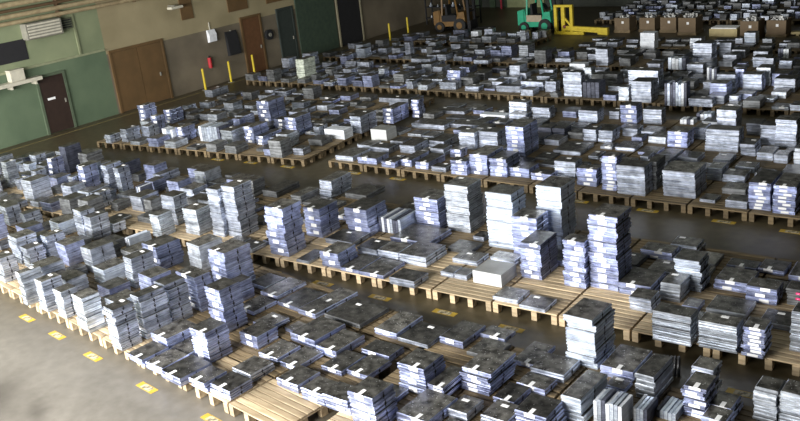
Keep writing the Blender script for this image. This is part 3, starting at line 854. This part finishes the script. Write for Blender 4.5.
fill('C', .8, (1, 3), .3, lambda x, y: x < -18 and y < 19.6)
fill('C', .8, (1, 2), .08)
fill('R', .8, (1, 2), .08)
fill('D', .75, (1, 3), .12)
fill('rear rows', .85, (1, 3), .2)
fill('row left of the green forklift', .8, (1, 3), .2)
fill('row before the cardboard boxes', .6, (1, 2), .1)
near = sorted([f for f in fills if f[8] in 'ABCDR'], key=lambda f: f[0]**2+f[1]**2)
FLAT = [f for f in near if f[6] == 1][:300]; LOWS = [f for f in near if f[6] > 1][:300]
rest = [f for f in fills if f not in FLAT and f not in LOWS]
COLN = {'s': 'grey', 't': 'bluish', 'p': 'pale', 'd': 'dark', 'm': 'bright'}
for f in sorted(FLAT, key=lambda f: f[0]):
    x, y, a, w, d, h, n, k, row = f
    ob = link('flat_slab', slab_mesh(w, d, h, k), None, (x, y, PH), math.radians(a))
    if rnd.random() < .6: link('paper_tag', tag_mesh(h, True) if rnd.random() < .5 else TOPTAG, ob, (w*rnd.uniform(.1, .5), 0, 0)).location = (w*rnd.uniform(.1, .5), 0, 0)
    for c in ob.children:
        if c.data == TOPTAG: c.location = (w*rnd.uniform(.1, .5), d*.7, h)
    tag(ob, 'flat %s slab filling a gap, %s such from left in the %s' % (COLN[k], nxt('fs', k, row), ROWN[row]), 'slab', 'flat slabs filling gaps')
for f in sorted(LOWS, key=lambda f: f[0]):
    x, y, a, w, d, h, n, k, row = f
    me = MB(); hs = h/n
    for j in range(n):
        jx, jy = rnd.uniform(-.012, .012), rnd.uniform(-.012, .012)
        me.box(jx, w+jx, jy, d+jy, j*hs, (j+1)*hs-.006, .008, 0, 1)
        if j < n-1: me.box(.014, w-.014, .014, d-.014, (j+1)*hs-.006, (j+1)*hs)
    ob = link('low_stack', me.mesh('low_stack', [MT[k], TOPM]), None, (x, y, PH), math.radians(a))
    tag(ob, '%s pile of %s slabs between taller stacks, %s such from left in %s' % (COLN[k], ONES[n], nxt('lf', k, n, row), ROWN[row]), 'pile', 'small piles between the stacks')
KS = 'stpdm'
mb = MB()
def heap(f, mb):
    x, y, a, w, d, h, n, k, row = f; hs = h/n; ra = math.radians(a); ca, sa = math.cos(ra), math.sin(ra)
    b = len(mb.v)
    for j in range(n):
        jx, jy = rnd.uniform(-.01, .01), rnd.uniform(-.01, .01)
        mb.box(jx, w+jx, jy, d+jy, PH+j*hs, PH+(j+1)*hs-.003, .006, KS.index(k), 5)
    mb.v[b:] = [(x+ca*p[0]-sa*p[1], y+sa*p[0]+ca*p[1], p[2]) for p in mb.v[b:]]
for f in rest: heap(f, mb)
for (px, py, a, row) in PALS:
    if row not in ('row behind the cardboard boxes', 'rearmost row'): continue
    for u0 in (.02, .42, .82):
        for v0 in (.02, .48):
            if rnd.random() < .85: heap((px+u0, py+v0, 0, rnd.uniform(.25, .36), .36, rnd.uniform(.08, .3), rnd.randint(1, 3), rnd.choice('mpstddd'), row), mb)
ob = link('distant_slab_piles', mb.mesh('distant_slab_piles', [MT[c] for c in KS] + [TOPM]))
tag(ob, 'crowded small slab piles covering the pallets at the far end of the hall', 'slab piles', None, 'stuff')
# ------------------------------------------------------------------ floor cards
CARDS = [(-12.90,11.18),(-11.51,11.20),(-10.09,11.19),(-8.66,11.22),(-7.33,11.22),(-3.50,11.00),(-15.81,7.53),(-14.56,7.39),(-13.19,7.22),(-11.43,7.02),(-9.73,6.91),(-20.53,16.60),(-19.25,16.72),(-17.84,16.80),(-15.60,17.02),(-14.12,17.02),(-9.12,17.17),(-7.51,17.18),(-5.89,17.14),(-4.57,17.10)]
seen = {}
for x, y in CARDS:
    r = 'nearest' if y < 8 else 'second' if y < 12 else 'third'
    seen[r] = seen.get(r, 0)+1
    a = -6 if y < 8 else 1
    t = thing('floor_card', 'yellow number card on the floor, %s from left before the %s row' % (ordinal(seen[r]), r), 'floor card', (x, y-.17 if y > 14 else y-.03 if y > 8 else y-.06, 0), math.radians(a), 'yellow floor cards')
    part('card', B(-.23, .23, -.07, .07, 0, .003), YEL, t); part('print', B(-.13, .13, -.055, .055, .003, .0045), PRINT, t)
# ------------------------------------------------------------------ forklifts and boom
RUB = plain('tyre_rubber', (.015, .015, .015), None, .8)
def forklift(name, label, loc, rz, col, panel):
    t = thing(name, label, 'forklift', loc, rz)
    mb = MB(); mb.prism([(0, .42), (.02, 1.0), (.32, 1.05), (.4, .62), (1.2, .6), (1.28, .92), (1.62, .95), (1.68, .3), (.3, .25)], -.45, .45); part('chassis', mb, col, t)
    mb = MB(); mb.prism([(-.02, .35), (-.02, .98), (.3, 1.02), (.3, .3)], -.5, .5); part('counterweight', mb, col, t)
    part('side_panel', B(.42, 1.2, -.47, -.45, .5, .8, .01), panel, t)
    for x, r in ((.3, .25), (1.38, .32)):
        for s in (-1, 1):
            mb = MB(); mb.cyl((x, s*.36, r), (x, s*.54, r), r, 20); wh = part('wheel', mb, RUB, t)
            mb = MB(); mb.cyl((x, s*.54, r), (x, s*.56, r), r*.5, 14); part('hub', mb, col, wh)
    for x0, x1, in ((.42, .5), (1.3, 1.12)):
        for s in (-1, 1):
            mb = MB(); mb.bar((x0, s*.42, .7), (x1, s*.4, 2.05), .07, .07); part('guard_post', mb, col, t)
    mb = MB()
    for k in range(6): mb.box(.46+k*.13, .51+k*.13, -.42, .42, 2.05, 2.09)
    mb.box(.42, 1.18, -.44, -.38, 2.05, 2.1); mb.box(.42, 1.18, .38, .44, 2.05, 2.1); part('roof_guard', mb, col, t)
    mb = MB(); mb.prism([(.5, .62), (.5, 1.25), (.58, 1.25), (.62, .78), (.95, .78), (.95, .62)], -.22, .22); part('seat', mb, DARK, t)
    mb = MB(); mb.cyl((1.12, 0, 1.12), (1.16, 0, 1.15), .17, 16); part('steering_wheel', mb, DARK, t)
    for s in (-1, 1):
        part('mast_rail', B(1.74, 1.86, s*.32-.05, s*.32+.05, .08, 2.1), DARK, t)
    mb = MB()
    for z in (.3, .9, 1.6, 2.05): mb.box(1.75, 1.85, -.3, .3, z, z+.06)
    part('mast_crossbar', mb, DARK, t)
    for s in (-1, 1): part('fork', B(1.9, 2.9, s*.25-.05, s*.25+.05, .06, .1), DARK, t)
    part('fork_carriage', B(1.87, 1.92, -.4, .4, .08, .5), DARK, t)
    return t
GRN = plain('forklift_green', (.02, .36, .20), (.02, .28, .16), .45)
forklift('forklift', 'green forklift parked behind the far pallets beside yellow boom', (-22.15, 36.75, 0), 0, GRN, plain('beige_panel', (.4, .33, .24), None))
forklift('forklift', 'dim orange-brown forklift in the dark far left corner', (-26.9, 36.6, 0), math.radians(8), plain('forklift_orange', (.16, .08, .012), None, .5), DARK)
t = thing('lifting_boom', 'yellow steel boom attachment standing in front of the green forklift', 'boom', (-20.15, 36.0, 0)); t.scale = (.84, .84, .84)
for x in (0, .42, .92): part('upright', B(x, x+.16 if x != .42 else x+.2, 0, .16, .02, 1.42, .01), YELP, t)
part('top_bar', B(0, 1.08, 0, .16, 1.42, 1.54, .01), YELP, t)
part('base_bar', B(0, 1.7, -.02, .18, 0, .16, .01), YELP, t)
mb = MB(); mb.prism([(.5, .46), (3.05, .36), (3.05, .0), (2.5, .04), (2.5, .12), (.5, .24)], 0, .22); part('boom_arm', mb, YELP, t, (0, -.04, 0))
mb = MB(); mb.bar((.5, .08, .95), (1.0, .08, .4), .1, .1); part('brace', mb, YELP, t)
mb = MB(); mb.cyl((.62, -.06, .42), (.62, .2, .42), .09, 12); part('pivot_pin', mb, plain('rust', (.18, .05, .03), None), t)
# ------------------------------------------------------------------ cardboard boxes
CARD = plain('cardboard', (.17, .12, .07), (.13, .09, .052), .8, scale=2); SCR = plain('scrap_bits', (.05, .05, .05), (.6, .6, .58), .4, .4, 14)
def carton(x, y, w, d, h, lab):
    t = thing('cardboard_box', lab, 'box', (x, y, 0), 0, 'open cardboard boxes at the far end')
    part('base_pallet', B(-.03, w+.03, -.03, d+.03, 0, .11), WOODD, t)
    for a in ((0, w, 0, .03), (0, w, d-.03, d), (0, .03, .03, d-.03), (w-.03, w, .03, d-.03)):
        part('side_wall', B(*a, .11, h), CARD, t)
    part('label_patch', B(w*.48, w*.48+.1, -.006, 0, h*.62, h*.62+.1), PAPER, t)
    mb = MB()
    for k in range(26):
        px, py, s = rnd.uniform(.06, w-.16), rnd.uniform(.06, d-.16), rnd.uniform(.05, .11)
        mb.box(px, px+s, py, py+s, h-.25, h+rnd.uniform(-.05, .12))
    mb.box(.03, w-.03, .03, d-.03, .11, h-.2)
    sc = part('scrap_content', mb, SCR, t, label='grey metal scrap filling'); sc['kind'] = 'stuff'
BX = [(-17.55, 36.6, .68, .7, .62), (-16.5, 36.8, .68, .7, .6), (-15.55, 36.75, .68, .7, .62), (-14.55, 36.2, .72, .8, .7), (-11.85, 35.6, .68, .8, .68), (-11.0, 36.05, .72, .7, .64)]
BL = ['brown cardboard box of scrap right beside the yellow boom tip', 'second brown cardboard box from the yellow boom', 'third brown cardboard box from the yellow boom', 'largest brown cardboard box left of the yellow crate', 'brown cardboard box just right of the yellow crate', 'rightmost brown cardboard box at the far end']
for b, l in zip(BX, BL): carton(*b, l)
t = thing('shallow_crate', 'pale yellow shallow crate between two cardboard boxes', 'crate', (-13.2, 36.0, 0))
CY = plain('pale_timber', (.55, .45, .22), None)
for a in ((0, 1.1, 0, .04), (0, 1.1, .66, .7), (0, .04, .04, .66), (1.06, 1.1, .04, .66)): part('side_board', B(*a, .04, .3), CY, t)
part('bottom_board', B(0, 1.1, 0, .7, 0, .04), CY, t); part('white_sheet', B(.05, 1.05, .05, .65, .28, .34), PAPER, t)
t = thing('timber_plank', 'pale timber plank on floor at the far right', 'plank', (-10.2, 36.4, 0)); part('plank', B(0, 2.2, 0, .3, .05, .13), CY, t); part('bearer', B(.2, .3, 0, .3, 0, .05), CY, t); part('bearer', B(1.8, 1.9, 0, .3, 0, .05), CY, t)
# ---- dark rack with white parts at the end of the side wall
t = thing('storage_rack', 'dark storage rack of small parts at end of side wall', 'rack', (-28.9, 38.2, 0))
for x in (0, 1.5, 3.0):
    for y in (0, .55): part('post', B(x, x+.06, y, y+.06, 0, 2.6), DARK, t)
for z in (.3, .85, 1.4, 1.95, 2.5): part('shelf', B(0, 3.06, 0, .61, z, z+.04), DARK, t)
for k in range(22):
    s = rnd.uniform(.06, .13); lv = k % 4; z = (.34, .89, 1.44, 1.99)[lv]; pos = k//4
    me = MB(); me.box(0, s, 0, s, 0, s*.9, .008); me.cyl((s/2, s/2, s*.9), (s/2, s/2, s*1.7), s*.3, 8)
    tag(link('machine_part', me.mesh('machine_part', [MT[rnd.choice('mwp')]]), None, (-28.7+pos*.46+rnd.uniform(0, .06), 38.3, z)), 'small pale machine part, %s from left on the %s rack shelf' % (ordinal(pos+1), ordinal(lv+1)), 'part', 'parts on the dark rack')
mb = MB(); mb.cyl((0, 0, 0), (0, 0, 4), .05, 10); t = thing('red_pipe', 'red vertical pipe on the far wall beside pale green panel', 'pipe', (-27.35, 43.1, 0)); part('pipe', mb, plain('red_pipe_paint', (.45, .02, .05), None), t); part('clip', B(-.03, .03, .04, .36, 1, 1.05), DARK, t)
# ------------------------------------------------------------------ small things on the right
mb = MB(); N = 26
t = thing('hose_coil', 'black ribbed hose coil lying between slab stacks at lower right', 'hose', (-4.62, 10.95, 0), math.radians(20))
for k in range(5):
    mb = MB(); n = 18; r, q = .13, .022
    pts = []
    for i in range(n):
        for j in range(6):
            A, Bq = 2*math.pi*i/n, 2*math.pi*j/6
            mb.v.append((k*.05+q*math.sin(Bq), (r+q*math.cos(Bq))*math.cos(A), .155+(r+q*math.cos(Bq))*math.sin(A)))
    for i in range(n):
        for j in range(6):
            mb.f.append((i*6+j, ((i+1) % n)*6+j, ((i+1) % n)*6+(j+1) % 6, i*6+(j+1) % 6)); mb.m.append(0)
    part('coil_turn', mb, plain('black_hose', (.02, .02, .022), None, .5) if k == 0 else bpy.data.materials['black_hose'], t)
for z in (.30, .39):
    t = thing('pink_tag', 'small pink plastic tag on dark slabs at right edge, %s one' % ('lower' if z < .35 else 'upper'), 'tag', (-3.55, 13.497, z)); part('tab', B(0, .07, -.012, .0, 0, .035, .003), plain('pink_plastic', (.8, .05, .2), None, .4), t); part('pin', B(.03, .04, -.016, -.012, .012, .022), PAPER, t)
